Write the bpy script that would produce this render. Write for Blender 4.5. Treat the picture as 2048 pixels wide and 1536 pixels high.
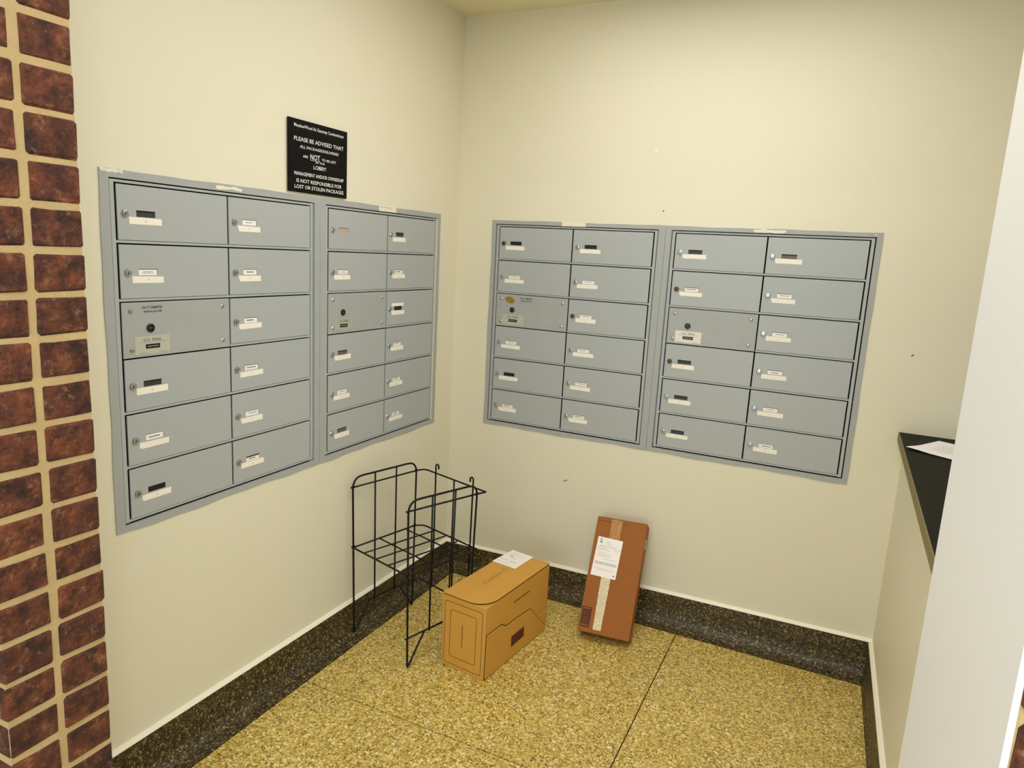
import bpy, bmesh, math, random
from mathutils import Vector, Matrix
C = bpy.context.scene.collection
SC = bpy.context.scene
for o in list(bpy.data.objects): bpy.data.objects.remove(o)
rnd = random.Random(7)

# ---------------------------------------------------------------- camera
cd = bpy.data.cameras.new('camera'); cam = bpy.data.objects.new('camera', cd); C.objects.link(cam)
cd.sensor_width = 36; cd.lens = 36*1406.5756/2048; cd.clip_start = .02
yaw, pit, rol = map(math.radians, (-25.0999, -10.5784, 3.1218))
def cam_axes():
    cy, sy, cp, sp = math.cos(yaw), math.sin(yaw), math.cos(pit), math.sin(pit)
    f = Vector((sy*cp, cy*cp, sp)); r = Vector((cy, -sy, 0)); u = r.cross(f)
    c, s = math.cos(rol), math.sin(rol)
    return c*r+s*u, -s*r+c*u, f
r_, u_, f_ = cam_axes()
m = Matrix((( r_.x, u_.x, -f_.x, 1.5447), (r_.y, u_.y, -f_.y, -2.6662), (r_.z, u_.z, -f_.z, 1.4322), (0, 0, 0, 1)))
cam.matrix_world = m
SC.camera = cam
# ---------------------------------------------------------------- light
SC.view_settings.view_transform = 'Standard'; SC.view_settings.look = 'None'
SC.view_settings.gamma = 1; SC.view_settings.use_curve_mapping = False
SC.view_settings.exposure = -0.19
w = bpy.data.worlds.new('world'); SC.world = w; w.use_nodes = True
w.node_tree.nodes['Background'].inputs[0].default_value = (.8, .9, 1, 1)
w.node_tree.nodes['Background'].inputs[1].default_value = .3
def area(name, loc, target, sx, sy, power, col, spread=180):
    l = bpy.data.lights.new(name, 'AREA'); l.shape = 'RECTANGLE'; l.size = sx; l.size_y = sy
    l.energy = power; l.color = col; l.spread = math.radians(spread)
    o = bpy.data.objects.new(name, l); C.objects.link(o); o.location = loc
    o.rotation_euler = (Vector(target)-Vector(loc)).to_track_quat('-Z', 'Y').to_euler(); return o
area('lobby_door_daylight', (1.2, -5.45, 1.15), (1.1, 0, 1.15), 2.6, 2.0, 52, (.85, .95, 1))
area('alcove_ceiling_lamp', (1.1, -1.2, 2.34), (1.1, -1.2, 0), .9, .9, 8.6, (1, .95, .93))
area('alcove_ceiling_lamp', (1.35, -.7, 2.34), (1.35, -.7, 0), .6, .6, 4.5, (1, .95, .93))
area('alcove_ceiling_lamp', (.8, -.7, 2.34), (.8, -.7, 0), .6, .6, 5.2, (1, .95, .93))
area('alcove_ceiling_lamp', (1.3, -1.9, 2.34), (1.3, -1.9, 0), .9, .5, 4, (1, .96, .95))
area('lobby_overhead_fill', (1.45, -3.1, 2.33), (1.45, -3.1, 0), 1.2, 1.2, 36, (.95, 1, 1))  # unseen fill added overhead to light the left wall evenly
area('lobby_right_fill', (3.9, -3.9, 1.3), (0, -1.2, 1.3), 1.6, 1.6, 74, (.72, .86, 1))  # unseen fill added from the right to brighten the near left wall
area('lobby_left_window', (-1.8, -4.6, 1.3), (1.7, -1.9, 1.3), 1.6, 1.6, 34, (.78, .88, 1))

# ---------------------------------------------------------------- materials
def newmat(name):
    mt = bpy.data.materials.new(name); mt.use_nodes = True
    nt = mt.node_tree; return mt, nt, nt.nodes['Principled BSDF']
def srgb(r, g, b):
    f = lambda c: (c/255/12.92) if c/255 <= .04045 else ((c/255+.055)/1.055)**2.4
    return (f(r), f(g), f(b), 1)
def mat(name, col, rough=.6, metal=0., var=.06, scale=9., bump=0., bscale=200., spec=.5, objvar=0., coat=0.):
    mt, nt, p = newmat(name); N = nt.nodes.new; L = nt.links.new
    p.inputs['Roughness'].default_value = rough; p.inputs['Metallic'].default_value = metal
    p.inputs['Specular IOR Level'].default_value = spec
    if coat: p.inputs['Coat Weight'].default_value = coat; p.inputs['Coat Roughness'].default_value = .15
    tc = N('ShaderNodeTexCoord'); nz = N('ShaderNodeTexNoise'); nz.inputs['Scale'].default_value = scale; nz.inputs['Detail'].default_value = 5
    L(tc.outputs['Object'], nz.inputs['Vector'])
    mx = N('ShaderNodeMix'); mx.data_type = 'RGBA'
    L(nz.outputs['Fac'], mx.inputs['Factor'])
    mx.inputs['A'].default_value = tuple(min(1, c*(1-var)) for c in col[:3])+(1,)
    mx.inputs['B'].default_value = tuple(min(1, c*(1+var)) for c in col[:3])+(1,)
    out = mx.outputs['Result']
    if objvar:
        oi = N('ShaderNodeObjectInfo'); hs = N('ShaderNodeHueSaturation')
        mr = N('ShaderNodeMapRange'); mr.inputs['To Min'].default_value = 1-objvar; mr.inputs['To Max'].default_value = 1+objvar
        L(oi.outputs['Random'], mr.inputs['Value']); L(mr.outputs['Result'], hs.inputs['Value']); L(out, hs.inputs['Color']); out = hs.outputs['Color']
    L(out, p.inputs['Base Color'])
    if bump:
        n2 = N('ShaderNodeTexNoise'); n2.inputs['Scale'].default_value = bscale; n2.inputs['Detail'].default_value = 4
        L(tc.outputs['Object'], n2.inputs['Vector'])
        b = N('ShaderNodeBump'); b.inputs['Strength'].default_value = bump; b.inputs['Distance'].default_value = .002
        L(n2.outputs['Fac'], b.inputs['Height']); L(b.outputs['Normal'], p.inputs['Normal'])
    return mt
def ramp(nt, stops, interp='LINEAR'):
    r = nt.nodes.new('ShaderNodeValToRGB'); e = r.color_ramp.elements; r.color_ramp.interpolation = interp
    while len(e) > 1: e.remove(e[-1])
    e[0].position = stops[0][0]; e[0].color = stops[0][1]
    for pos, c in stops[1:]:
        k = e.new(pos); k.color = c
    return r
def terrazzo(name, stops, scale, rough):
    mt, nt, p = newmat(name); N = nt.nodes.new; L = nt.links.new
    tc = N('ShaderNodeTexCoord')
    nz = N('ShaderNodeTexNoise'); nz.inputs['Scale'].default_value = scale*.8; L(tc.outputs['Object'], nz.inputs['Vector'])
    mp = N('ShaderNodeMixRGB'); mp.inputs['Fac'].default_value = .008; L(tc.outputs['Object'], mp.inputs[1]); L(nz.outputs['Color'], mp.inputs[2])
    v = N('ShaderNodeTexVoronoi'); v.inputs['Scale'].default_value = scale; L(mp.outputs[0], v.inputs['Vector'])
    sx = N('ShaderNodeSeparateColor'); L(v.outputs['Color'], sx.inputs[0])
    r = ramp(nt, stops, 'CONSTANT'); L(sx.outputs[0], r.inputs[0])
    v2 = N('ShaderNodeTexVoronoi'); v2.inputs['Scale'].default_value = scale*2.3; L(tc.outputs['Object'], v2.inputs['Vector'])
    s2 = N('ShaderNodeSeparateColor'); L(v2.outputs['Color'], s2.inputs[0])
    r2 = ramp(nt, stops, 'CONSTANT'); L(s2.outputs[1], r2.inputs[0])
    mx = N('ShaderNodeMixRGB'); mx.inputs['Fac'].default_value = .4; L(r.outputs[0], mx.inputs[1]); L(r2.outputs[0], mx.inputs[2])
    big = N('ShaderNodeTexNoise'); big.inputs['Scale'].default_value = 3; L(tc.outputs['Object'], big.inputs['Vector'])
    mr = N('ShaderNodeMapRange'); mr.inputs['To Min'].default_value = .88; mr.inputs['To Max'].default_value = 1.12; L(big.outputs['Fac'], mr.inputs['Value'])
    hs = N('ShaderNodeHueSaturation'); L(mx.outputs[0], hs.inputs['Color']); L(mr.outputs['Result'], hs.inputs['Value'])
    L(hs.outputs[0], p.inputs['Base Color']); p.inputs['Roughness'].default_value = rough
    return mt
def brickmat():
    mt, nt, p = newmat('brick_clay'); N = nt.nodes.new; L = nt.links.new
    tc = N('ShaderNodeTexCoord'); oi = N('ShaderNodeObjectInfo')
    add = N('ShaderNodeVectorMath'); add.operation = 'ADD'
    sc = N('ShaderNodeVectorMath'); sc.operation = 'SCALE'; sc.inputs['Scale'].default_value = 37
    cb = N('ShaderNodeCombineXYZ')
    for i in range(3): L(oi.outputs['Random'], cb.inputs[i])
    L(cb.outputs[0], sc.inputs[0]); L(tc.outputs['Object'], add.inputs[0]); L(sc.outputs[0], add.inputs[1])
    n1 = N('ShaderNodeTexNoise'); n1.inputs['Scale'].default_value = 34; n1.inputs['Detail'].default_value = 8; n1.inputs['Roughness'].default_value = .65
    L(add.outputs[0], n1.inputs['Vector'])
    r = ramp(nt, [(.3, srgb(30, 11, 6)), (.45, srgb(66, 30, 17)), (.6, srgb(100, 50, 26)), (.74, srgb(140, 92, 60)), (.85, srgb(170, 132, 98))]); L(n1.outputs['Fac'], r.inputs[0])
    hs = N('ShaderNodeHueSaturation'); mr = N('ShaderNodeMapRange'); mr.inputs['To Min'].default_value = .75; mr.inputs['To Max'].default_value = 1.2
    L(oi.outputs['Random'], mr.inputs['Value']); L(mr.outputs['Result'], hs.inputs['Value']); L(r.outputs[0], hs.inputs['Color'])
    L(hs.outputs[0], p.inputs['Base Color']); p.inputs['Roughness'].default_value = .85
    n2 = N('ShaderNodeTexNoise'); n2.inputs['Scale'].default_value = 130; n2.inputs['Detail'].default_value = 6; L(add.outputs[0], n2.inputs['Vector'])
    n3 = N('ShaderNodeTexNoise'); n3.inputs['Scale'].default_value = 60; n3.inputs['Detail'].default_value = 10; n3.inputs['Roughness'].default_value = .75; L(sc.outputs[0], n3.inputs['Vector'])
    L(add.outputs[0], n3.inputs['Vector'])
    r3 = ramp(nt, [(.55, (0, 0, 0, 1)), (.68, (.55, .55, .55, 1))]); L(n3.outputs['Fac'], r3.inputs[0])
    m3 = N('ShaderNodeMixRGB'); L(r3.outputs[0], m3.inputs[0]); L(hs.outputs[0], m3.inputs[1]); m3.inputs[2].default_value = srgb(150, 112, 86); L(m3.outputs[0], p.inputs['Base Color'])
    b = N('ShaderNodeBump'); b.inputs['Strength'].default_value = 1; b.inputs['Distance'].default_value = .004
    L(n2.outputs['Fac'], b.inputs['Height']); L(b.outputs['Normal'], p.inputs['Normal'])
    return mt
M = {}
M['wall'] = mat('cream_wall_paint', srgb(227, 222, 199), .55, var=.012, scale=2.2, bump=.12, bscale=90)
M['wall_lit'] = mat('cream_paint_lit', srgb(240, 234, 212), .35, var=.01, scale=2)  # wall paint made lighter, so the bead's caught ceiling light is in the colour
M['pale'] = mat('pale_wall_paint', srgb(230, 231, 233), .55, var=.01, scale=2, bump=.1, bscale=90)
M['ceil'] = mat('ceiling_paint', srgb(236, 228, 196), .8, var=.01, scale=2)
M['grey'] = mat('grey_enamel', srgb(171, 176, 177), .42, var=.03, scale=3, bump=.05, bscale=60)
M['grey2'] = mat('grey_brushed_enamel', srgb(165, 169, 168), .5, var=.07, scale=14, bump=.25, bscale=50)
M['black'] = mat('matte_black', srgb(10, 10, 10), .9)
M['gloss_black'] = mat('black_plastic', srgb(14, 14, 14), .3)
M['chrome'] = mat('worn_chrome', srgb(196, 200, 206), .25, metal=1, var=.2, scale=120)
M['rust'] = mat('rusted_metal', srgb(112, 88, 66), .5, metal=.7, var=.3, scale=200)
M['screw'] = mat('zinc_screw', srgb(200, 205, 205), .22, metal=1)
M['card'] = mat('white_name_card', srgb(244, 240, 236), .6, var=.02)
M['tape'] = mat('masking_tape', srgb(243, 238, 224), .6, var=.04, scale=40)
M['slot_dark'] = mat('dark_slot', srgb(52, 54, 54), .5, var=.3, scale=60)
M['slot_black'] = mat('black_slot', srgb(12, 12, 14), .5)
M['slot_brown'] = mat('brown_slot', srgb(104, 92, 78), .5, var=.2, scale=60)
M['slot_beige'] = mat('beige_slot', srgb(190, 165, 140), .5, var=.05)
M['ink'] = mat('ink', srgb(35, 33, 33), .6)
M['ink_grey'] = mat('grey_ink', srgb(120, 116, 112), .6)
M['ink_pale'] = mat('pale_grey_ink', srgb(186, 182, 176), .6)
M['plate'] = mat('aluminium_label_plate', srgb(186, 187, 172), .45, metal=.0, var=.05, scale=50)
M['plate_white'] = mat('white_label_plate', srgb(226, 222, 210), .5, var=.03)
M['residue'] = mat('torn_paper_residue', srgb(232, 226, 208), .7, var=.08, scale=60)
M['stain'] = mat('yellow_glue_stain', srgb(150, 118, 30), .5, var=.3, scale=90)
M['sign'] = mat('black_sign_plastic', srgb(4, 4, 5), .6, spec=.15)
M['white'] = mat('white_engraving', srgb(236, 236, 232), .6)
M['brick'] = brickmat()
M['mortar'] = mat('pale_mortar', srgb(176, 152, 108), .9, var=.2, scale=25, bump=.5, bscale=250)
M['floor'] = terrazzo('amber_terrazzo', [(0, srgb(72, 52, 4)), (.13, srgb(142, 114, 28)), (.3, srgb(184, 154, 58)), (.55, srgb(212, 184, 94)), (.8, srgb(240, 218, 142)), (.94, srgb(255, 246, 204))], 190, .4)
M['base'] = terrazzo('dark_terrazzo', [(0, srgb(10, 8, 2)), (.3, srgb(34, 27, 10)), (.52, srgb(64, 52, 24)), (.72, srgb(104, 88, 48)), (.9, srgb(172, 152, 102))], 210, .5)
M['joint'] = mat('dark_divider_strip', srgb(14, 10, 4), .8)
M['shelf'] = mat('black_laminate', srgb(17, 17, 12), .65, var=.05, spec=.15)
M['shelf_edge'] = mat('olive_laminate_edge', srgb(122, 110, 62), .6)
M['paper'] = mat('white_paper', srgb(240, 238, 240), .7)
M['wire'] = mat('black_wire_enamel', srgb(5, 8, 14), .45, spec=.3)
M['board'] = mat('tan_cardboard', srgb(204, 152, 64), .75, var=.05, scale=12, bump=.1, bscale=60)
M['board2'] = mat('brown_cardboard', srgb(150, 88, 18), .7, var=.05, scale=12, bump=.1, bscale=60)
M['board_print'] = mat('dark_brown_print', srgb(84, 34, 12), .7, var=.1)
M['board_print2'] = mat('faint_brown_print', srgb(164, 108, 24), .7)
M['board_edge'] = mat('raw_cardboard_edge', srgb(212, 168, 100), .8)
M['tape_clear'] = mat('clear_packing_tape', srgb(176, 124, 66), .16, var=.08, scale=30, bump=.6, bscale=55, coat=.6)

# ---------------------------------------------------------------- helpers
class MB:
    def __init__(s): s.v = []; s.f = []; s.m = []
    def quad(s, pts, mi=0):
        b = len(s.v); s.v += [tuple(p) for p in pts]; s.f.append(tuple(range(b, b+len(pts)))); s.m.append(mi)
    def box(s, x0, y0, z0, x1, y1, z1, mi=0):
        b = len(s.v)
        s.v += [(x0,y0,z0),(x1,y0,z0),(x1,y1,z0),(x0,y1,z0),(x0,y0,z1),(x1,y0,z1),(x1,y1,z1),(x0,y1,z1)]
        for f in ((0,3,2,1),(4,5,6,7),(0,1,5,4),(1,2,6,5),(2,3,7,6),(3,0,4,7)): s.f.append(tuple(b+i for i in f)); s.m.append(mi)
        return s
    def prism(s, pts, axis, a, b, mi=0):
        """pts: 2-D outline in the other two axes; extruded along axis from a to b."""
        def P(p, t):
            q = list(p); q.insert(axis, t); return tuple(q)
        n = len(pts); k = len(s.v)
        s.v += [P(p, a) for p in pts]+[P(p, b) for p in pts]
        s.f.append(tuple(k+i for i in range(n))); s.f.append(tuple(k+n+i for i in reversed(range(n)))); s.m += [mi, mi]
        for i in range(n):
            j = (i+1) % n; s.f.append((k+i, k+n+i, k+n+j, k+j)); s.m.append(mi)
        return s
    def tube(s, pts, r, seg=8, mi=0, cap=True):
        pts = [Vector(p) for p in pts]; k = len(s.v); n = len(pts); up = None
        for i, p in enumerate(pts):
            t = (pts[min(i+1, n-1)]-pts[max(i-1, 0)]).normalized()
            if up is None: up = t.orthogonal().normalized()
            up = (up-up.dot(t)*t).normalized(); sd = t.cross(up)
            for q in range(seg):
                a = 2*math.pi*q/seg; s.v.append(tuple(p+r*(math.cos(a)*up+math.sin(a)*sd)))
        for i in range(n-1):
            for q in range(seg):
                q2 = (q+1) % seg; s.f.append((k+i*seg+q, k+i*seg+q2, k+(i+1)*seg+q2, k+(i+1)*seg+q)); s.m.append(mi)
        if cap:
            s.f.append(tuple(k+q for q in reversed(range(seg)))); s.f.append(tuple(k+(n-1)*seg+q for q in range(seg))); s.m += [mi, mi]
        return s
    def lathe(s, prof, seg=20, mi=0, c=(0, 0, 0)):
        """profile (r, d): axis points to local -y (out of the wall)"""
        k = len(s.v); n = len(prof)
        for r, d in prof:
            for q in range(seg):
                a = 2*math.pi*q/seg; s.v.append((c[0]+r*math.cos(a), c[1]-d, c[2]+r*math.sin(a)))
        for i in range(n-1):
            for q in range(seg):
                q2 = (q+1) % seg; s.f.append((k+i*seg+q, k+i*seg+q2, k+(i+1)*seg+q2, k+(i+1)*seg+q)); s.m.append(mi)
        s.f.append(tuple(k+(n-1)*seg+q for q in range(seg))); s.m.append(mi)
        return s
    def mesh(s, name, mats, smooth=False, bevel=0):
        me = bpy.data.meshes.new(name); me.from_pydata(s.v, [], s.f)
        for x in (mats if isinstance(mats, (list, tuple)) else [mats]): me.materials.append(M[x])
        me.polygons.foreach_set('material_index', s.m)
        bm = bmesh.new(); bm.from_mesh(me)
        bmesh.ops.recalc_face_normals(bm, faces=bm.faces)
        if bevel: bmesh.ops.bevel(bm, geom=list(bm.edges), offset=bevel, segments=2, affect='EDGES', profile=.6)
        bm.to_mesh(me); bm.free()
        if smooth:
            for p in me.polygons: p.use_smooth = True
        return me
def link(name, me, parent=None, loc=None, rot=None, **props):
    o = bpy.data.objects.new(name, me); C.objects.link(o)
    if parent: o.parent = parent
    if loc is not None: o.location = loc
    if rot is not None: o.rotation_euler = rot
    for k, v in props.items(): o[k] = v
    return o
def ob(name, mb, mats, parent=None, loc=None, smooth=False, bevel=0, **props):
    return link(name, mb.mesh(name, mats, smooth, bevel), parent, loc, **props)
def struct(name, mb, mats, parent=None, **k):
    o = ob(name, mb, mats, parent, **k)
    if parent is None: o['kind'] = 'structure'
    return o
def thing(name, loc, rz, label, cat, group=None):
    o = link(name, None, None, loc, (0, 0, rz), label=label, category=cat)
    if group: o['group'] = group
    return o
def text_mesh(txt, x0, x1, z0, cap, y, matn, thick=.0003, bold=0., shear=0.):
    """flat lettering in the local x-z plane, facing -y, fitted between x0 and x1, capital height cap"""
    cu = bpy.data.curves.new('lettering', 'FONT'); cu.body = txt; cu.size = 1; cu.offset = bold; cu.resolution_u = 2; cu.shear = shear
    t = bpy.data.objects.new('t', cu); C.objects.link(t)
    dg = bpy.context.evaluated_depsgraph_get(); dg.update()
    me = bpy.data.meshes.new_from_object(t.evaluated_get(dg)); bpy.data.objects.remove(t)
    xs = [v.co.x for v in me.vertices]; a, b = min(xs), max(xs)
    H = .729
    for v in me.vertices:
        v.co = Vector((x0+(v.co.x-a)/(b-a)*(x1-x0), y, z0+v.co.y/H*cap))
    me.materials.clear(); me.materials.append(M[matn])
    return me
def squiggle(mb, x0, x1, z, h, y, seed, mi=0):
    r = random.Random(seed); x = x0
    while x < x1:
        wd = r.uniform(.0012, .0032); mb.box(x, y-.0002, z-h/2*r.uniform(.6, 1), min(x+wd, x1), y, z+h/2*r.uniform(.6, 1), mi); x += wd+r.uniform(.0003, .0009)

# ---------------------------------------------------------------- room shell
ZC = 2.36
OL = (-1.5837, -.1681, .700+.004, 1.558)      # wall opening behind the left mailboxes: y0, y1, z0, z1
OR = (.1838, 1.6015, .698, 1.553)
wl = MB()
wl.box(-.12, -1.932, 0, 0, OL[0], ZC); wl.box(-.12, OL[1], 0, 0, .12, ZC)
wl.box(-.12, OL[0], 0, 0, OL[1], OL[2]); wl.box(-.12, OL[0], OL[3], 0, OL[1], ZC)
WL = struct('wall_left', wl, 'wall')
wb = MB()
wb.box(0, 0, 0, OR[0], .12, ZC); wb.box(OR[1], 0, 0, 2.45, .12, ZC)
wb.box(OR[0], 0, 0, OR[1], .12, OR[2]); wb.box(OR[0], 0, OR[3], OR[1], .12, ZC)
WB = struct('wall_back', wb, 'wall')
struct('wall_right_recess', MB().box(2.35, -1.66, 0, 2.45, 0, ZC), 'wall')
lw = MB().prism([(1.773, 0), (1.812, -1.66), (2.35, -1.66), (2.35, 0)], 2, 0, .875)
struct('wall_right_low', lw, 'wall')
rn = MB().box(1.685, -2.10, 0, 1.6896, -1.66, ZC).box(1.6896, -2.04, 0, 2.45, -1.66, ZC)
struct('wall_right_near', rn, 'pale')
struct('ceiling', MB().box(-3.1, -5.6, ZC, 4.1, .12, ZC+.1), 'ceil')
lf = MB().box(-3.1, -5.6, 0, -3, -1.932, ZC); struct('wall_lobby_left', lf, 'wall')
struct('wall_lobby_right', MB().box(4, -5.6, 0, 4.1, -2.04, ZC), 'wall')
ff = MB().box(-3, -5.6, 0, -.1, -5.5, ZC).box(2.5, -5.6, 0, 4, -5.5, ZC).box(-.1, -5.6, 2.15, 2.5, -5.5, ZC)
struct('wall_front', ff, 'wall')

# floor: dark bed with terrazzo panels divided by strips
FL = struct('floor', MB().box(-3.1, -5.6, -.1, 4.1, .12, -.004), 'joint')
g = .0018
def panel(x0, y0, x1, y1):
    ob('terrazzo_panel', MB().box(x0+g, y0+g, -.004, x1-g, y1-g, 0), 'floor', FL)
panel(.0835, -1.0275, 1.0985, -.0795); panel(1.0985, -1.0275, 1.7745, -.0795)
panel(.0835, -2.0, 1.0985, -1.0275); panel(1.0985, -2.0, 1.7905, -1.0275)
ys = [-2.0, -3.0, -4.0, -5.6]; xs = [-3.0, -1.9, -.9, .0835, 1.0985, 2.1, 3.1, 4.0]
for i in range(3):
    for j in range(7): panel(xs[j], ys[i+1], xs[j+1], ys[i])

# terrazzo cove base with border, mitred in the corner, and the painted bead above it
HB = .113
prof = [(0, HB), (.009, HB), (.012, HB-.004), (.0135, .05), (.018, .027), (.028, .011), (.045, .003), (.0815, .0005), (.0815, -.004), (0, -.004)]
def cove(name, pt0, pt1, parent=None):
    mb = MB(); n = len(prof)
    for d, z in prof: mb.v.append(pt0(d, z))
    for d, z in prof: mb.v.append(pt1(d, z))
    for i in range(n):
        j = (i+1) % n; mb.f.append((i, j, n+j, n+i)); mb.m.append(0)
    mb.f.append(tuple(range(n))); mb.f.append(tuple(range(2*n-1, n-1, -1))); mb.m += [0, 0]
    return struct(name, mb, 'base')
cove('baseboard_left', lambda d, z: (d, -1.93, z+(.012 if z > .1 else 0)*.9), lambda d, z: (d, -d, z-(.004 if z > .1 else 0)))
cove('baseboard_back', lambda d, z: (d, -d, z-(.004 if z > .1 else 0)), lambda d, z: (1.765, -d, z+(.022 if z > .1 else 0)))
rb = MB()
for (wx, y) in ((1.773, 0), (1.812, -1.66)):
    for d, z in [(0, .13), (.009, .13), (.011, .05), (.015, .016), (.022, .0), (.022, -.004), (0, -.004)]: rb.v.append((wx-d, y, z))
for i in range(7):
    j = (i+1) % 7; rb.f.append((i, j, 7+j, 7+i)); rb.m.append(0)
rb.f += [tuple(range(7)), tuple(range(13, 6, -1))]; rb.m += [0, 0]
struct('baseboard_right', rb, 'base')
def bead(name, a, b, na, h0, h1):
    """painted plaster bead on top of the base from a to b on a wall whose outward normal is na"""
    mb = MB(); pr = [(0, .010), (.005, .008), (.0120, .002), (.0130, 0), (0, 0)]
    for p, h in ((a, h0), (b, h1)):
        for d, z in pr: mb.v.append((p[0]+na[0]*d, p[1]+na[1]*d, h+z))
    for i in range(5):
        j = (i+1) % 5; mb.f.append((i, j, 5+j, 5+i)); mb.m.append(0)
    mb.f += [tuple(range(5)), tuple(range(9, 4, -1))]; mb.m += [0, 0]
    struct(name, mb, 'wall_lit')
bead('trim_1', (0, -1.93), (0, -.013), (1, 0), HB+.0108, HB-.004)
bead('trim_2', (0, 0), (1.773, 0), (0, -1), HB-.004, HB+.022)
bead('trim_3', (1.773, -.0), (1.812, -1.66), (-1, 0), .13, .13)

# scuffs on the back wall
for (x, z, a, b, mt) in [(.8324, 1.8303, .006, .006, 'paper'), (.8788, 1.6138, .0025, .0025, 'ink'), (1.7557, 1.1677, .0035, .0035, 'ink_grey'), (.3085, 1.3998, .001, .001, 'ink'), (.5677, .505, .012, .002, 'ink_grey')]:
    mb = MB(); n = 9
    mb.prism([(x+a*math.cos(2*math.pi*i/n)*(1+.25*rnd.random()), z+b*math.sin(2*math.pi*i/n)*(1+.25*rnd.random())+a*.5*math.cos(2*math.pi*i/n)) for i in range(n)], 1, -.0006, .001)
    ob('scuff_mark', mb, mt, WB)

# ---------------------------------------------------------------- brick walls
COURSE = .0677; Z0 = .0440; MJ = .0078
def brick_mesh(lx, ly, lz, seed):
    """one brick centred on its origin with uneven rounded edges"""
    r = random.Random(seed); bm = bmesh.new(); bmesh.ops.create_cube(bm, size=1)
    for v in bm.verts: v.co = Vector((v.co.x*lx, v.co.y*ly, v.co.z*lz))
    bmesh.ops.bevel(bm, geom=list(bm.edges), offset=.0045, segments=1, affect='EDGES')
    for v in bm.verts: v.co += Vector((r.uniform(-1, 1), r.uniform(-1, 1), r.uniform(-1, 1)))*.0012
    me = bpy.data.meshes.new('brick'); bm.to_mesh(me); bm.free(); me.materials.append(M['brick'])
    return me
def brick_wall(name, slab, kinds):
    """kinds: list of (centre x, centre y, lx, ly) laid in every course"""
    W = struct(name, slab, 'mortar'); cache = {}
    n = int((ZC-Z0)/COURSE)+1
    for k in range(-1, n):
        zc = Z0+COURSE*(k+.5); lz = COURSE-MJ
        if k == -1: zc = Z0/2+COURSE*0-.0; lz = Z0-MJ
        if zc+lz/2 > ZC: continue
        for q, (x, y, lx, ly) in enumerate(kinds):
            key = (round(lx, 3), round(ly, 3), round(lz, 3), rnd.randrange(4))
            if key not in cache: cache[key] = brick_mesh(lx, ly, lz, hash(key) % 999)
            link('brick', cache[key], W, (x+rnd.uniform(-.0012, .0012), y+rnd.uniform(-.0012, .0012), zc+rnd.uniform(-.0008, .0008)))
XF = .433
bl = MB().box(-3.0, -2.097, 0, XF-.003, -1.932, ZC)
kd = [(XF-.095, -2.0595, .19, .081), (XF-.095, -1.969, .19, .081)]
for i in range(4): kd.append((XF-.095-.2*(i+1), -2.0595, .189, .081))
brick_wall('wall_brick_left', bl, kd)
br = MB().box(1.6897, -2.098, 0, 4.0, -2.04, ZC)
brick_wall('wall_brick_right', br, [(1.6900+.0945+.2*i, -2.07, .189, .062) for i in range(4)])

# ---------------------------------------------------------------- shelf and paper
sh = thing('window_shelf', (2.04, -.83, .875), 0, 'black laminate ledge on the low wall at the right, holding one sheet', 'shelf')
ob('shelf_board', MB().box(1.7535-2.04, -.83, 0, 2.35-2.04, .83, .03), 'shelf', sh)
ob('edge_strip', MB().box(1.7505-2.04, -.83, 0, 1.7535-2.04, .83, .0298), 'shelf_edge', sh)
pp = MB(); e1 = Vector((.495, .869)); e2 = Vector((.869, -.495)); o0 = Vector((1.757, -.248)); nx, ny = 8, 8
for j in range(ny+1):
    for i in range(nx+1):
        a, b = .216*i/nx, .279*j/ny; p = o0+e1*a+e2*b
        curl = .006*math.exp(-((a/.05)**2+(b/.05)**2))+.0022*math.sin(b*16)*math.sin(a*11+1)**2
        pp.v.append((p.x-1.95, p.y+.2, .0012+max(0, curl)))
for j in range(ny):
    for i in range(nx):
        k = j*(nx+1)+i; pp.f.append((k, k+1, k+nx+2, k+nx+1)); pp.m.append(0)
pt = thing('paper_sheet', (1.95, -.2, .905), 0, 'loose white printed sheet lying on the black ledge', 'paper')
ob('sheet', pp, 'paper', pt, smooth=True)
pr = MB()
for k in range(7):
    a = .05+.016*k; p = o0+e1*a+e2*.04; q = o0+e1*a+e2*(.04+.05+.09*rnd.random()); n_ = e1*.0015
    pr.quad([(p.x-1.95, p.y+.2, .0036), (q.x-1.95, q.y+.2, .0036), (q.x+n_.x-1.95, q.y+n_.y+.2, .0036), (p.x+n_.x-1.95, p.y+n_.y+.2, .0036)])
ob('printed_text', pr, 'ink_pale', pt)

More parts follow.
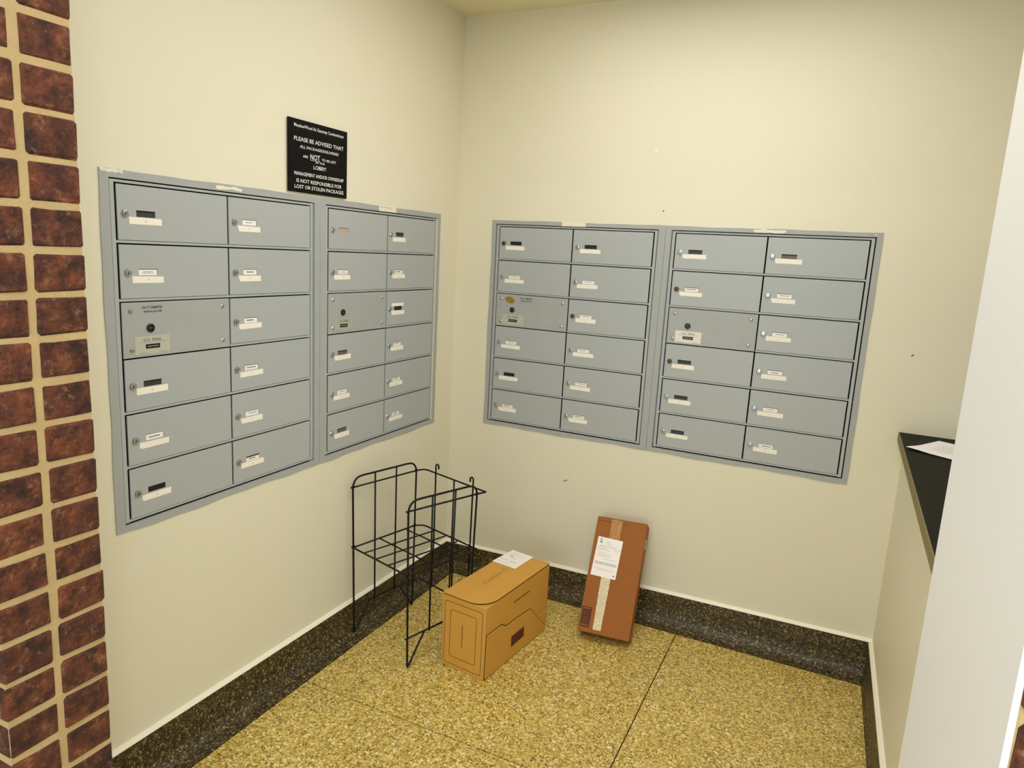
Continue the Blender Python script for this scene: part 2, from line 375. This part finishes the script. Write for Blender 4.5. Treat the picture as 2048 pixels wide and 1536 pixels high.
# ---------------------------------------------------------------- mailboxes
PU, PZ = .325, .137
SLOT = (.0515, .0635, .1025, .0785)     # x0 z0 x1 z1 in the cell
def door_mesh():
    x0, x1, z0, z1 = .0028, .3224, .0086, .1350; a, c, b, d = SLOT; mb = MB(); y = 0
    X = [x0, a, b, x1]; Z = [z0, c, d, z1]
    for i in range(3):
        for j in range(3):
            if i == 1 and j == 1: continue
            mb.quad([(X[i], y, Z[j]), (X[i+1], y, Z[j]), (X[i+1], y, Z[j+1]), (X[i], y, Z[j+1])])
    D = .0028
    mb.quad([(x0, 0, z0), (x0, 0, z1), (x0, D, z1), (x0, D, z0)]); mb.quad([(x1, 0, z1), (x1, 0, z0), (x1, D, z0), (x1, D, z1)])
    mb.quad([(x0, 0, z1), (x1, 0, z1), (x1, D, z1), (x0, D, z1)]); mb.quad([(x1, 0, z0), (x0, 0, z0), (x0, D, z0), (x1, D, z0)])
    mb.quad([(a, 0, c), (a, 0, d), (a, D, d), (a, D, c)]); mb.quad([(b, 0, d), (b, 0, c), (b, D, c), (b, D, d)])
    mb.quad([(a, 0, d), (b, 0, d), (b, D, d), (a, D, d)]); mb.quad([(b, 0, c), (a, 0, c), (a, D, c), (b, D, c)])
    me = bpy.data.meshes.new('door'); me.from_pydata(mb.v, [], mb.f); me.materials.append(M['grey'])
    bm = bmesh.new(); bm.from_mesh(me); bmesh.ops.remove_doubles(bm, verts=bm.verts, dist=1e-6); bmesh.ops.recalc_face_normals(bm, faces=bm.faces); bm.to_mesh(me); bm.free()
    return me
DOOR = door_mesh()
def lock_mesh(matn):
    mb = MB().lathe([(.0092, 0), (.0092, .0024), (.0080, .0044), (.0058, .0050), (.0054, .0034), (.0012, .0034)], 18)
    mb.box(-.0010, -.0038, -.0046, .0010, -.0030, .0018, 1)
    return mb.mesh('lock', [matn, 'black'], smooth=False)
LOCK = lock_mesh('chrome'); LOCKR = lock_mesh('rust')
def flat(x0, z0, x1, z1, y, th, r=None, j=0., cut=0.):
    """thin paper or tape rectangle with slightly ragged corners"""
    R = r or rnd; q = lambda: R.uniform(-j, j)
    pts = [(x0+q(), z0+q()), (x1+q(), z0+q()), (x1+q(), z1+q()), (x0+q(), z1+q())]
    if cut:
        w_ = R.choice([0, 0, 1, 2, 3])
        if w_ == 1: pts[0] = (x0+cut, z0)
        if w_ == 2: pts = [(x0+cut, z0), pts[1], pts[2], pts[3], (x0, z0+cut*.6)]
        if w_ == 3: pts = pts[:2]+[(x1, z1-cut*.6), (x1-cut*.8, z1), pts[3]]
    return MB().prism(pts, 1, y-th, y)
SLOTM = {'d': 'slot_dark', 'k': 'slot_black', 'n': 'slot_brown', 'b': 'slot_beige', 'w': 'card', 'h': 'card', 'g': 'card', 'l': 'card', 't': 'card'}
def fill_door(dr, kind, seed, rust=False):
    """lock, name card and number tape of one door; kinds: d/k/n/b empty slots, w faint writing, l dark writing, h half inserted, g green card, t extra tape above"""
    R = random.Random(seed)
    link('lock', LOCKR if rust else LOCK, dr, (.0218+R.uniform(-.0006, .0006), 0, .0695))
    a, c, b, d = SLOT
    if kind in 'dknb':
        ob('name_slot', MB().box(a-.001, .0026, c-.001, b+.001, .0034, d+.001), SLOTM[kind], dr)
        if kind in 'dn': ob('slot_ridge', MB().box(a, .0012, d-.003, b, .0026, d), 'black', dr)
    elif kind == 't':
        ob('name_slot', MB().box(a-.001, .0026, c-.001, b+.001, .0034, d+.001), 'slot_black', dr)
        nt = ob('name_tape', flat(.036, .0795, .112, .0905, -.0002, .0003, R, .0008), 'card', dr)
    else:
        top = d-.0035 if kind == 'h' else d-.0008*R.random()
        ob('name_slot', MB().box(a-.001, .0026, c-.001, b+.001, .0034, d+.001), 'slot_black', dr)
        ob('name_card', MB().box(a+.0006, .0012, c, b-.0008, .0018, top-.0012), 'card', dr)
        s = MB(); mt = 'ink' if kind in 'lh' else 'ink_grey'
        if kind == 'g': link('lettering', text_mesh('GREEN', a+.011, b-.012, c+.004, .006, .0011, 'ink_grey'), dr)
        else:
            squiggle(s, a+.007+R.random()*.006, b-.006-R.random()*.01, (c+top)/2+R.uniform(-.001, .001), .0026 if kind == 'w' else .0032, .0012, seed)
            ob('lettering', s, mt, dr)
    if kind != 'b':
        tx = .0318+R.uniform(-.001, .003); tz = .0455+R.uniform(-.0012, .0012)
        ob('number_tape', flat(tx, tz, tx+.086+R.uniform(-.004, .003), tz+.0158, 0, .0004, R, .0008, .006), 'tape', dr)
        if R.random() < .7: ob('number_mark', MB().box(tx+.041, -.0006, tz+.0068, tx+.0445, -.0004, tz+.0086), 'ink_grey', dr)
def master_door(parent, loc, pm, plate_text, upper, stain, lockm='gloss_black'):
    x0, x1, z0, z1 = .0019, .3231, .0020, .1357
    dr = ob('carrier_access_door', MB().box(x0, 0, z0, x1, .0028, z1), 'grey2', parent, loc)
    for (x, z) in ((.0246, PZ-.0212), (.2995, PZ-.0210), (.0246, PZ-.1155), (.2995, PZ-.1148)):
        sw = MB().lathe([(.0066, 0), (.0064, .0012), (.0048, .0028), (.0022, .0036)], 14); sw.box(-.005, -.0037, -.0005, .005, -.0030, .0005, 1)
        ob('screw', sw, ['screw', 'ink_grey'], dr, (x, 0, z))
    lk = MB().lathe([(.0108, 0), (.0108, .003), (.0088, .0042), (.0068, .0042), (.0064, .003), (.003, .003)], 22)
    lk.box(-.004, -.0036, -.0008, .004, -.0030, .0008, 1)
    ob('carrier_lock', lk, ['gloss_black', 'ink_grey'], dr, (.0762, 0, PZ-.0650))
    zc = PZ-.1293
    pl = ob('label_plate', MB().box(.0325, -.0006, zc, .130, 0, zc+.0445), pm, dr)
    link('lettering', text_mesh('U.S. MAIL', .0565, .1065, zc+.0315, .0078, -.0008, 'ink', bold=0.0), pl)
    dl = MB(); dl.box(.044, -.0008, zc+.0288, .119, -.0006, zc+.0294); dl.box(.040, -.0008, zc+.0028, .066, -.0006, zc+.0036); dl.box(.098, -.0008, zc+.0028, .122, -.0006, zc+.0036)
    ob('fine_print', dl, 'ink_grey', pl)
    bt = ob('black_label', MB().box(.0615, -.0011, zc+.0135, .1010, -.0006, zc+.0245), 'gloss_black', dr)
    st = MB(); squiggle(st, .066, .097, zc+.019, .0022, -.0011, 5); 
    ob('lettering', st, 'ink_pale', dr)
    if upper:
        a = upper
        link('lettering', text_mesh('DAL TT CREMASTER', a, a+.056, PZ-.0172, .0058, -.0003, 'ink', bold=.02), dr)
        link('lettering', text_mesh('NON-A-2-0-1-88', a+.004, a+.053, PZ-.0270, .0054, -.0003, 'ink', bold=.02), dr)
    if stain:
        r = random.Random(3)
        ob('glue_stain', MB().prism([(.061+.0215*math.cos(t)*(1+.12*r.random())+.003, PZ-.0245+.0125*math.sin(t)*(1+.2*r.random())-.003*math.cos(t)) for t in [i*math.pi/9 for i in range(18)]], 1, -.0004, 0), 'stain', dr)
def surround(o, mL, mR, mT, mB, gL=0., gR=0., seed=1, jL=0, jR=0):
    """flat painted sheet-metal surround with a hand-cut outer edge around one unit"""
    r = random.Random(seed); I = .0165; U = 2*PU; H = 6*PZ; n = 22
    inn, out = [], []
    def wob(k, ph, amp): return amp*(math.sin(k*1.3+ph)*.5+math.sin(k*.47+ph*2)*.7)
    for k in range(n): t = k/n; inn.append((-I+t*(U+2*I), -.0035)); out.append((-mL+t*(U+mL+mR), -mB+wob(k, seed, .0026)))
    for k in range(n): t = k/n; inn.append((U+I, -.0035+t*(H+.0140))); out.append((U+mR+(wob(k, seed+2, .0012) if jR else 0), -mB+t*(H+mT+mB)))
    for k in range(n): t = k/n; inn.append((U+I-t*(U+2*I), H+.0105)); out.append((U+mR-t*(U+mL+mR), H+mT+wob(k, seed+4, .0011)))
    for k in range(n): t = k/n; inn.append((-I, H+.0105-t*(H+.0140))); out.append((-mL+(wob(k, seed+6, .0016) if jL else 0), H+mT-t*(H+mT+mB)))
    mb = MB(); N = len(inn); y = -.003
    mb.v = [(p[0], y, p[1]) for p in inn]+[(p[0], y, p[1]) for p in out]+[(p[0], .004, p[1]) for p in inn]+[(p[0], 0, p[1]) for p in out]
    for i in range(N):
        j = (i+1) % N
        mb.f += [(i, j, N+j, N+i), (i, j, 2*N+j, 2*N+i), (N+i, N+j, 3*N+j, 3*N+i)]; mb.m += [0, 0, 0]
    return ob('surround_plate', mb, 'grey2', o)
def unit(loc, rz, label, kinds, margins, wobble, master, seed, rusts=()):
    o = thing('mailbox_bank', loc, rz, label, 'mailbox bank')
    surround(o, *margins, seed=seed, jL=wobble[0], jR=wobble[1])
    U = 2*PU; H = 6*PZ; fr = MB(); y0, y1 = .0012, .014
    fr.box(-.0125, y0, .0005, -.0022, y1, H+.0075); fr.box(U+.0022, y0, .0005, U+.0125, y1, H+.0075)
    fr.box(-.0022, y0, H+.0016, U+.0022, y1, H+.0075)
    for r in range(6): fr.box(-.0022, y0, r*PZ+.0016, U+.0022, y1, r*PZ+.0074) if r != 3 else fr.box(PU+.001, y0, r*PZ+.0013, U+.0022, y1, r*PZ+.0074)
    ob('frame', fr, 'grey', o)
    ob('cavity_shade_back', MB().box(-.0185, .02, -.012, U+.0185, .03, H+.014), 'black', o)  # black backing plate, paints the shade seen through the door gaps
    for r in range(6):
        for c in range(2):
            lz = (5-r)*PZ
            if r == 2 and c == 0: master_door(o, (0, 0, lz), *master); continue
            d = link('door', DOOR, o, (c*PU, 0, lz))
            fill_door(d, kinds[r][c], seed*100+r*10+c, (r, c) in rusts)
    return o
U1 = unit((0, -1.5637, .719), math.pi/2, 'grey steel mailbox bank on the left wall nearest the brick, with a GREEN card', ['dw', 'gl', '.l', 'dl', 'lw', 'kh'],
          (.0405, .043, .0290, .0215), (1, 0), ('plate', 1, .056, False), 1)
M['plate_grey'] = mat('grey_label_plate', srgb(172, 173, 160), .45, var=.05)
U2 = unit((0, -.8290, .719), math.pi/2, 'grey steel mailbox bank on the left wall nearest the corner, paper strip on top', ['bd', 'wl', '.t', 'nw', 'wl', 'nl'],
          (.0427, .036, .0290, .0215), (0, 1), ('plate_grey', 1, 0, False), 2)
U3 = unit((.2018, 0, .7135), 0, 'grey steel mailbox bank on the back wall with a round yellow stain', ['kk', 'ww', '.w', 'ww', 'kw', 'll'],
          (.034, .0430, .0255, .0200), (1, 0), ('plate', 1, .110, True), 3, ((2, 1), (0, 0)))
U4 = unit((.9335, 0, .7135), 0, 'grey steel mailbox bank with the whitest plate, right end of back wall', ['dn', 'lw', '.w', 'dl', 'dw', 'dl'],
          (.0372, .0345, .0255, .0200), (0, 1), ('plate_white', 1, 0, False), 4, ((1, 0), (3, 0)))
def residue(o, x0, z0, x1, z1, n, name='paper_residue', marks=False, solid=False):
    r = random.Random(n)
    if solid: mb = flat(x0, z0, x1, z1, -.003, .0005, r, .001)
    else:
        k = 9; top = [(x1-(x1-x0)*i/k, z1-(z1-z0)*.3*r.random()) for i in range(k+1)]; bot = [(x0+(x1-x0)*i/k, z0+(z1-z0)*.35*r.random()) for i in range(k+1)]
        mb = MB().prism(bot+top, 1, -.0035, -.003)
    q = ob(name, mb, 'residue', o)
    if marks:
        s = MB(); squiggle(s, x0+.006, x1-.03, (z0+z1)/2+.003, .003, -.0035, n); ob('lettering', s, 'ink_pale', q)
H6 = 6*PZ
residue(U1, -1.600+1.5637, H6+.020, -1.545+1.5637, H6+.031, 1)
residue(U1, -1.279+1.5637, H6+.013, -1.191+1.5637, H6+.026, 2)
residue(U2, -.5631+.829, H6+.0105, -.4584+.829, H6+.034, 3, 'paper_strip', True, True)
residue(U3, .478-.2018, H6+.0105, .5782-.2018, H6+.028, 4, 'paper_strip', False, True)
residue(U4, 1.2077-.9335, H6+.0105, 1.3156-.9335, H6+.026, 5)
residue(U4, 1.592-.9335, H6+.016, 1.600-.9335, H6+.020, 6)

# ---------------------------------------------------------------- sign
sg = thing('notice_sign', (0, -1.0171, 1.5756), math.pi/2, 'black plastic notice with white capitals about packages, above the left wall mailboxes', 'sign')
ob('sign_plate', MB().box(0, -.0075, .001, .2694, -.0035, .2110), 'sign', sg, bevel=.0012)
for txt, x0, x1, z0, cap in [('MeadowWood At Gateway Condominium', .0247, .2495, .1885, .0100), ('PLEASE BE ADVISED THAT', .0244, .2501, .1496, .0122),
        ('ALL PACKAGES/DELIVERIES', .0491, .2258, .1305, .0082), ('ARE', .0622, .0838, .1042, .0076), ('NOT', .0947, .1379, .1028, .0162),
        ('TO BE LEFT', .1464, .2140, .1042, .0075), ('IN THE', .1182, .1594, .0939, .0056), ('LOBBY!', .1091, .1659, .0755, .0117),
        ('MANAGEMENT AND/OR OWNERSHIP', .0252, .2515, .0508, .0108), ('IS NOT RESPONSIBLE FOR', .0342, .2415, .0302, .0109), ('LOST OR STOLEN PACKAGES', .0258, .252, .0127, .0108)]:
    link('lettering', text_mesh(txt, x0, x1, z0, cap, -.0078, 'white', bold=.006), sg)
ob('underline', MB().box(.0947, -.0079, .1003, .1379, -.0076, .1013), 'white', sg)

# ---------------------------------------------------------------- wire rack
rack_o = Vector((.035, -.7142, 0))
rk = thing('wire_rack', rack_o, 0, 'black welded wire display rack with one shelf, standing in the corner beside the tan box', 'rack')
CB = {'Af': (.035, -.7142), 'Ar': (.1017, -.4265), 'Bf': (.33, -.8007), 'Br': (.408, -.512)}
CT = {'Af': (.0225, -.7156), 'Ar': (.0990, -.4200), 'Bf': (.3225, -.8080), 'Br': (.426, -.5237)}
def cn(k, z):
    t = z/.572; a, b = CB[k], CT[k]; return Vector((a[0]+(b[0]-a[0])*t, a[1]+(b[1]-a[1])*t, z))-rack_o
def rounded(pts, rad, seg=6):
    out = [Vector(pts[0])]
    for i in range(1, len(pts)-1):
        p, a, b = Vector(pts[i]), Vector(pts[i-1]), Vector(pts[i+1]); R = rad[i] if isinstance(rad, (list, tuple)) else rad
        da, db = (a-p), (b-p); ra = min(R, da.length*.49); rbb = min(R, db.length*.49)
        s, e = p+da.normalized()*ra, p+db.normalized()*rbb
        for k in range(seg+1):
            t = k/seg; out.append(s*(1-t)**2+2*p*t*(1-t)+e*t*t)
    out.append(Vector(pts[-1])); return out
WR = .0033
def wire(name, pts, rad=.0, r=WR):
    if rad: pts = rounded(pts, rad)
    return ob(name, MB().tube(pts, r, 8), 'wire', rk, smooth=True)
ZB, ZS, ZH, ZT = .115, .345, .572, .609
for F, R in (('Af', 'Ar'), ('Bf', 'Br')):
    lf_, lr = cn(F, ZB).lerp(cn(R, ZB), .26), cn(R, ZB).lerp(cn(F, ZB), .24)
    wire('side_frame', [lf_, cn(F, .003), cn(F, ZT), cn(R, ZT), cn(R, .003), lr], [0, .012, .045, .045, .012, 0], WR*1.12)
    wire('bottom_bar', [cn(F, ZB).lerp(cn(R, ZB), -.03), cn(R, ZB)])
    for t in (1/3, 2/3): wire('upright', [cn(F, ZB).lerp(cn(R, ZB), t)-Vector((0, 0, .008)), cn(F, ZT).lerp(cn(R, ZT), t)])
hp = [Vector((x, y, ZH))-rack_o for x, y in ((.116, -.384), (.443, -.4864))]
wire('top_hoop', [cn('Af', ZH), cn('Ar', ZH), hp[0], hp[1], cn('Br', ZH), cn('Bf', ZH)+Vector((-.006, -.004, 0))], [0, .02, .02, .004, .01, 0])
hs_ = [Vector((x, y, ZS))-rack_o for x, y in ((.127, -.398), (.43, -.492))]
wire('shelf_frame', [cn('Af', ZS)+Vector((.004, 0, 0)), cn('Ar', ZS), hs_[0], hs_[1], cn('Br', ZS), cn('Bf', ZS), cn('Af', ZS)+Vector((0, -.004, 0))], [0, .015, .02, .015, .006, .006, 0])
for i in range(1, 5):
    t = i/4.6; wire('shelf_wire', [cn('Af', ZS).lerp(cn('Bf', ZS), t), hs_[0].lerp(hs_[1], t*.98)+Vector((0, -.01, 0))], 0, WR*.85)
for t in (.42, .86):
    wire('shelf_wire', [cn('Af', ZS-.005).lerp(cn('Ar', ZS-.005), t), cn('Bf', ZS-.005).lerp(cn('Br', ZS-.005), t)], 0, WR*.85)
hb_ = [Vector((x, y, ZB))-rack_o for x, y in ((.124, -.402), (.416, -.497))]
wire('bottom_bar', [cn('Ar', ZB), hb_[0], hb_[1], cn('Br', ZB)], [0, .012, .012, 0])
for t, hook in ((.19, 1), (.50, 0), (.80, -1)):
    a = hp[0].lerp(hp[1], t); b = hb_[0].lerp(hb_[1], t); mid = hs_[0].lerp(hs_[1], t+.05*t); b = Vector((mid.x-.003, mid.y, ZB))
    if hook:
        top = a+Vector((0, 0, .030)); s = .0125*hook
        wire('hook_wire', [b, mid, a]+[top+Vector((s/2*(1-math.cos(q)), 0, .006*math.sin(q))) for q in [i*math.pi/6 for i in range(7)]]+[top+Vector((s, 0, -.012))])
    else: wire('upright', [b, mid, a])
for k in ('Af', 'Ar', 'Bf', 'Br'):
    for z in ((ZH, ZS) if k != 'Bf' else (ZS,)):
        p = cn(k, z); ob('weld_clip', MB().tube([p+Vector((0, -.006, 0)), p+Vector((0, .006, .001))], .0052, 8), 'wire', rk)

# ---------------------------------------------------------------- tan box in front of the rack
W1, L1, H1 = .1784, .4307, .2645
b1 = thing('cardboard_box', (.412, -.7105, 0), math.radians(-6.6), 'tan cardboard box lying on its side by the rack, white shipping label on top', 'box')
ob('box_body', MB().box(0, 0, 0, W1, L1, H1), 'board', b1, bevel=.0022)
lid = [(0, L1), (0, -.002), (.07, -.004), (.105, -.004)]+[(.105+.0745*math.sin(a), .072-.076*math.cos(a)) for a in [i*math.pi/2/8 for i in range(1, 9)]]+[(W1+.001, L1)]
def bump(x, y): return .0028+.004*max(0, 1-abs(y-.02)/.06)*(x/W1)+(.003*math.sin((y-.18)*26) if .18 < y < .3 and x > .1 else 0)
lm = MB(); n = len(lid); lm.prism(lid, 2, 0, .0028)
lo = ob('top_flap', lm, 'board', b1, (0, 0, H1+.0050))
ob('flap_gap_shade', MB().prism([(x*.985+.001, y*.985+.004) for x, y in lid], 2, 0, .0052), 'black', b1, (0, 0, H1))  # black filler, painted shade in the gap under the top flap
fl_ = MB().prism([(.006, .0083), (.0106, .163), (.1, .163), (.1314, .1445), (.2096, .1435), (.2948, .1384), (.424, .014), (.424, .004), (.01, .003)], 0, 0, .0028)
ob('side_flap', fl_, 'board', b1, (W1+.0008, 0, 0), bevel=.0006)
ob('flap_gap_shade', MB().prism([(.0035, .006), (.0082, .1655), (.101, .1655), (.1325, .1470), (.2102, .1460), (.2955, .1410), (.427, .014), (.427, .0015), (.0075, .0008)], 0, 0, .0009), 'black', b1, (W1, 0, 0))  # black sheet wider than the flap, painted shade along its edges
ob('window_print', MB().prism([(.1668, .0885), (.2541, .0900), (.2560, .0505), (.1690, .0465)], 0, .0036, .0039), 'board_print', b1, (W1, 0, 0))
ob('tab_edge', MB().box(0, .371, .0755, .0012, .4235, .0775), 'board_edge', b1, (W1, 0, 0))
s = MB(); squiggle(s, .0, .11, 0, .005, 0, 8); me = s.mesh('printed_line', 'board_print'); link('printed_line', me, b1, (W1+.0003, .176, .2155), (0, 0, math.pi/2))  # brown marks for a line of print together with its shadow
def outline(mb, x0, z0, x1, z1, w_, y, rr=.008):
    pts_o, pts_i = [], []
    for (cx_, cz_, a0) in ((x1-rr, z1-rr, 0), (x0+rr, z1-rr, 90), (x0+rr, z0+rr, 180), (x1-rr, z0+rr, 270)):
        for k in range(4):
            a = math.radians(a0+30*k); pts_o.append((cx_+rr*math.cos(a), cz_+rr*math.sin(a))); pts_i.append((cx_+(rr-w_)*math.cos(a), cz_+(rr-w_)*math.sin(a)))
    n = len(pts_o)
    for i in range(n):
        j = (i+1) % n; mb.quad([(pts_o[i][0], y, pts_o[i][1]), (pts_o[j][0], y, pts_o[j][1]), (pts_i[j][0], y, pts_i[j][1]), (pts_i[i][0], y, pts_i[i][1])])
pf = MB(); outline(pf, .009, .0135, .167, .2455, .0017, -.0004); outline(pf, .0325, .043, .1425, .2185, .0017, -.0004)
ob('printed_frame', pf, 'board_print', b1)
s = MB(); r5 = random.Random(4); z = .088
while z < .171:
    h = r5.uniform(.002, .005); s.box(.0838, -.0004, z, .0838+r5.uniform(.002, .0034), 0, z+h); z += h+.0008
ob('printed_line', s, 'board_print', b1)
tm = text_mesh('Contact C', 0, .155, 0, .019, 0, 'board_print2', shear=.2)
link('printed_script', tm, b1, (.083, .1330, H1+.0082), (-math.pi/2, 0, math.pi/2))
R6 = Matrix.Rotation(math.radians(6.6), 2)
def loc1(x, y): v = R6 @ Vector((x-.412, y+.7105)); return v
lb = [loc1(*p) for p in ((.4672, -.2728), (.5637, -.2889), (.5467, -.4206), (.4434, -.4056))]
so = ob('shipping_label', MB().prism([tuple(p) for p in lb], 2, 0, .0003), 'card', b1, (0, 0, H1+.0080))
def lab_pt(u, v): return lb[3].lerp(lb[2], u).lerp(lb[0].lerp(lb[1], u), v)
sl = MB()
for (v, u0, u1, hh) in ((.33, .12, .42, .012), (.31, .5, .8, .02), (.52, .3, .62, .01), (.62, .2, .38, .03), (.75, .15, .7, .008), (.85, .15, .5, .008), (.16, .12, .6, .008)):
    sl.quad([tuple(lab_pt(u0, v))+(.0004,), tuple(lab_pt(u1, v))+(.0004,), tuple(lab_pt(u1, v+hh))+(.0004,), tuple(lab_pt(u0, v+hh))+(.0004,)])
ob('lettering', sl, 'ink_grey', so)

# ---------------------------------------------------------------- brown box leaning on the wall
W2, H2, D2 = .198, .440, .0726; t2 = .5465; w2 = .1011
b2 = link('parcel_box', None, None, (.7651, -.2525, 0), None, label='narrow brown cardboard box leaning on the back wall, white label marked G', category='box')
b2.rotation_euler = (Matrix.Rotation(w2, 3, 'Z') @ Matrix.Rotation(-t2, 3, 'X')).to_euler()
bb = MB().box(0, -D2, 0, W2, 0, H2)
bo = ob('box_body', bb, 'board2', b2, bevel=.0025)
y_ = -D2
ob('top_flap', MB().prism([(.001, .0), (.001, D2-.002), (.1, D2+.002), (W2-.001, D2-.001), (W2-.001, 0)], 2, 0, .0024), 'board2', b2, (0, -D2, H2))
ob('crease', MB().box(.001, y_-.0004, H2-.0145, .13, y_, H2-.0130), 'board_print', b2)
l2 = ob('shipping_label', MB().prism([(.0168, .3639), (.1154, .3595), (.1102, .2091), (.0118, .2126)], 1, y_-.0011, y_-.0007), 'card', b2)
link('lettering', text_mesh('G', .0265, .0352, .3400, .0180, y_-.0013, 'ink', bold=.02), l2)
def lp(u, v):
    a = Vector((.0168, .3639)).lerp(Vector((.1154, .3595)), u); b = Vector((.0118, .2126)).lerp(Vector((.1102, .2091)), u); return b.lerp(a, v)
tx_ = MB(); tg = MB()
def ln(mb, u0, u1, v, h): mb.quad([(p.x, y_-.0013, p.y) for p in (lp(u0, v), lp(u1, v), lp(u1, v+h), lp(u0, v+h))])
ln(tx_, .16, .82, .775, .007); ln(tx_, .70, .78, .735, .010); ln(tx_, .88, .95, .735, .010)
for (u0, u1, v) in ((.06, .3, .76), (.06, .48, .725), (.06, .52, .70), (.06, .58, .672), (.08, .4, .61), (.12, .62, .57), (.08, .66, .535), (.08, .6, .505), (.3, .9, .445), (.78, .95, .69), (.06, .9, .195), (.25, .8, .165), (.36, .56, .86), (.36, .6, .835), (.36, .55, .89)): ln(tg, u0, u1, v, .007)
u = .06; r8 = random.Random(9)
while u < .93:
    ww = r8.choice([.006, .010, .016]); ln(tg, u, u+ww, .30, .075); u += ww+r8.choice([.006, .01])
ln(tx_, .87, .93, .06, .035)
ob('lettering', tx_, 'ink_grey', l2); ob('fine_print', tg, 'ink_pale', l2)
tp = MB(); nseg = 90
M['tape_glints'] = mat('clear_tape_painted_glints', srgb(222, 200, 168), .1, var=.5, scale=230, bump=.0)  # pale base and whitish patches paint the glints of clear tape
def strip(z0, z1, u0, u1, v0, v1, seed, amp):
    r = random.Random(seed); mb = MB(); nx, nz = 7, int((z1-z0)/.0028)
    for j in range(nz+1):
        t = j/nz
        for i in range(nx+1):
            xx = (u0+(v0-u0)*t)*(1-i/nx)+(u1+(v1-u1)*t)*(i/nx)
            mb.v.append((xx+r.uniform(-.0006, .0006), y_-.0008-r.random()*amp, z0+(z1-z0)*t+r.uniform(-.0006, .0006)))
    for j in range(nz):
        for i in range(nx):
            k = j*(nx+1)+i; mb.f.append((k, k+1, k+nx+2, k+nx+1)); mb.m.append(0)
    return mb
ob('packing_tape', strip(.0145, .212, .0578, .0886, .0552, .0922, 1, .0006), 'tape_glints', b2, label='crinkled lower run of tape with glints painted pale')
ob('packing_tape', strip(.360, .4385, .0585, .1006, .057, .1006, 2, .00018), 'tape_clear', b2)
rp = ob('printed_panel', MB().prism([(.0061, .092), (.0422, .0917), (.0423, .0165), (.0065, .0164)], 1, y_-.0005, y_-.0001), 'board_print', b2)
rq = MB()
for z in (.084, .0225): rq.box(.010, y_-.0008, z, .0385, y_-.0005, z+.004)
for z in (.073, .063, .053, .043, .033): rq.box(.012, y_-.0008, z, .036, y_-.0005, z+.0012)
ob('printed_lines', rq, 'board2', rp)
ob('side_label', MB().prism([(-.052, .385), (-.030, .388), (-.028, .352), (-.050, .348)], 0, W2, W2+.0005), 'card', b2)
s = MB().prism([(-.046, .377), (-.036, .378), (-.034, .360), (-.045, .358)], 0, W2+.0005, W2+.0007); ob('fine_print', s, 'ink_grey', b2)
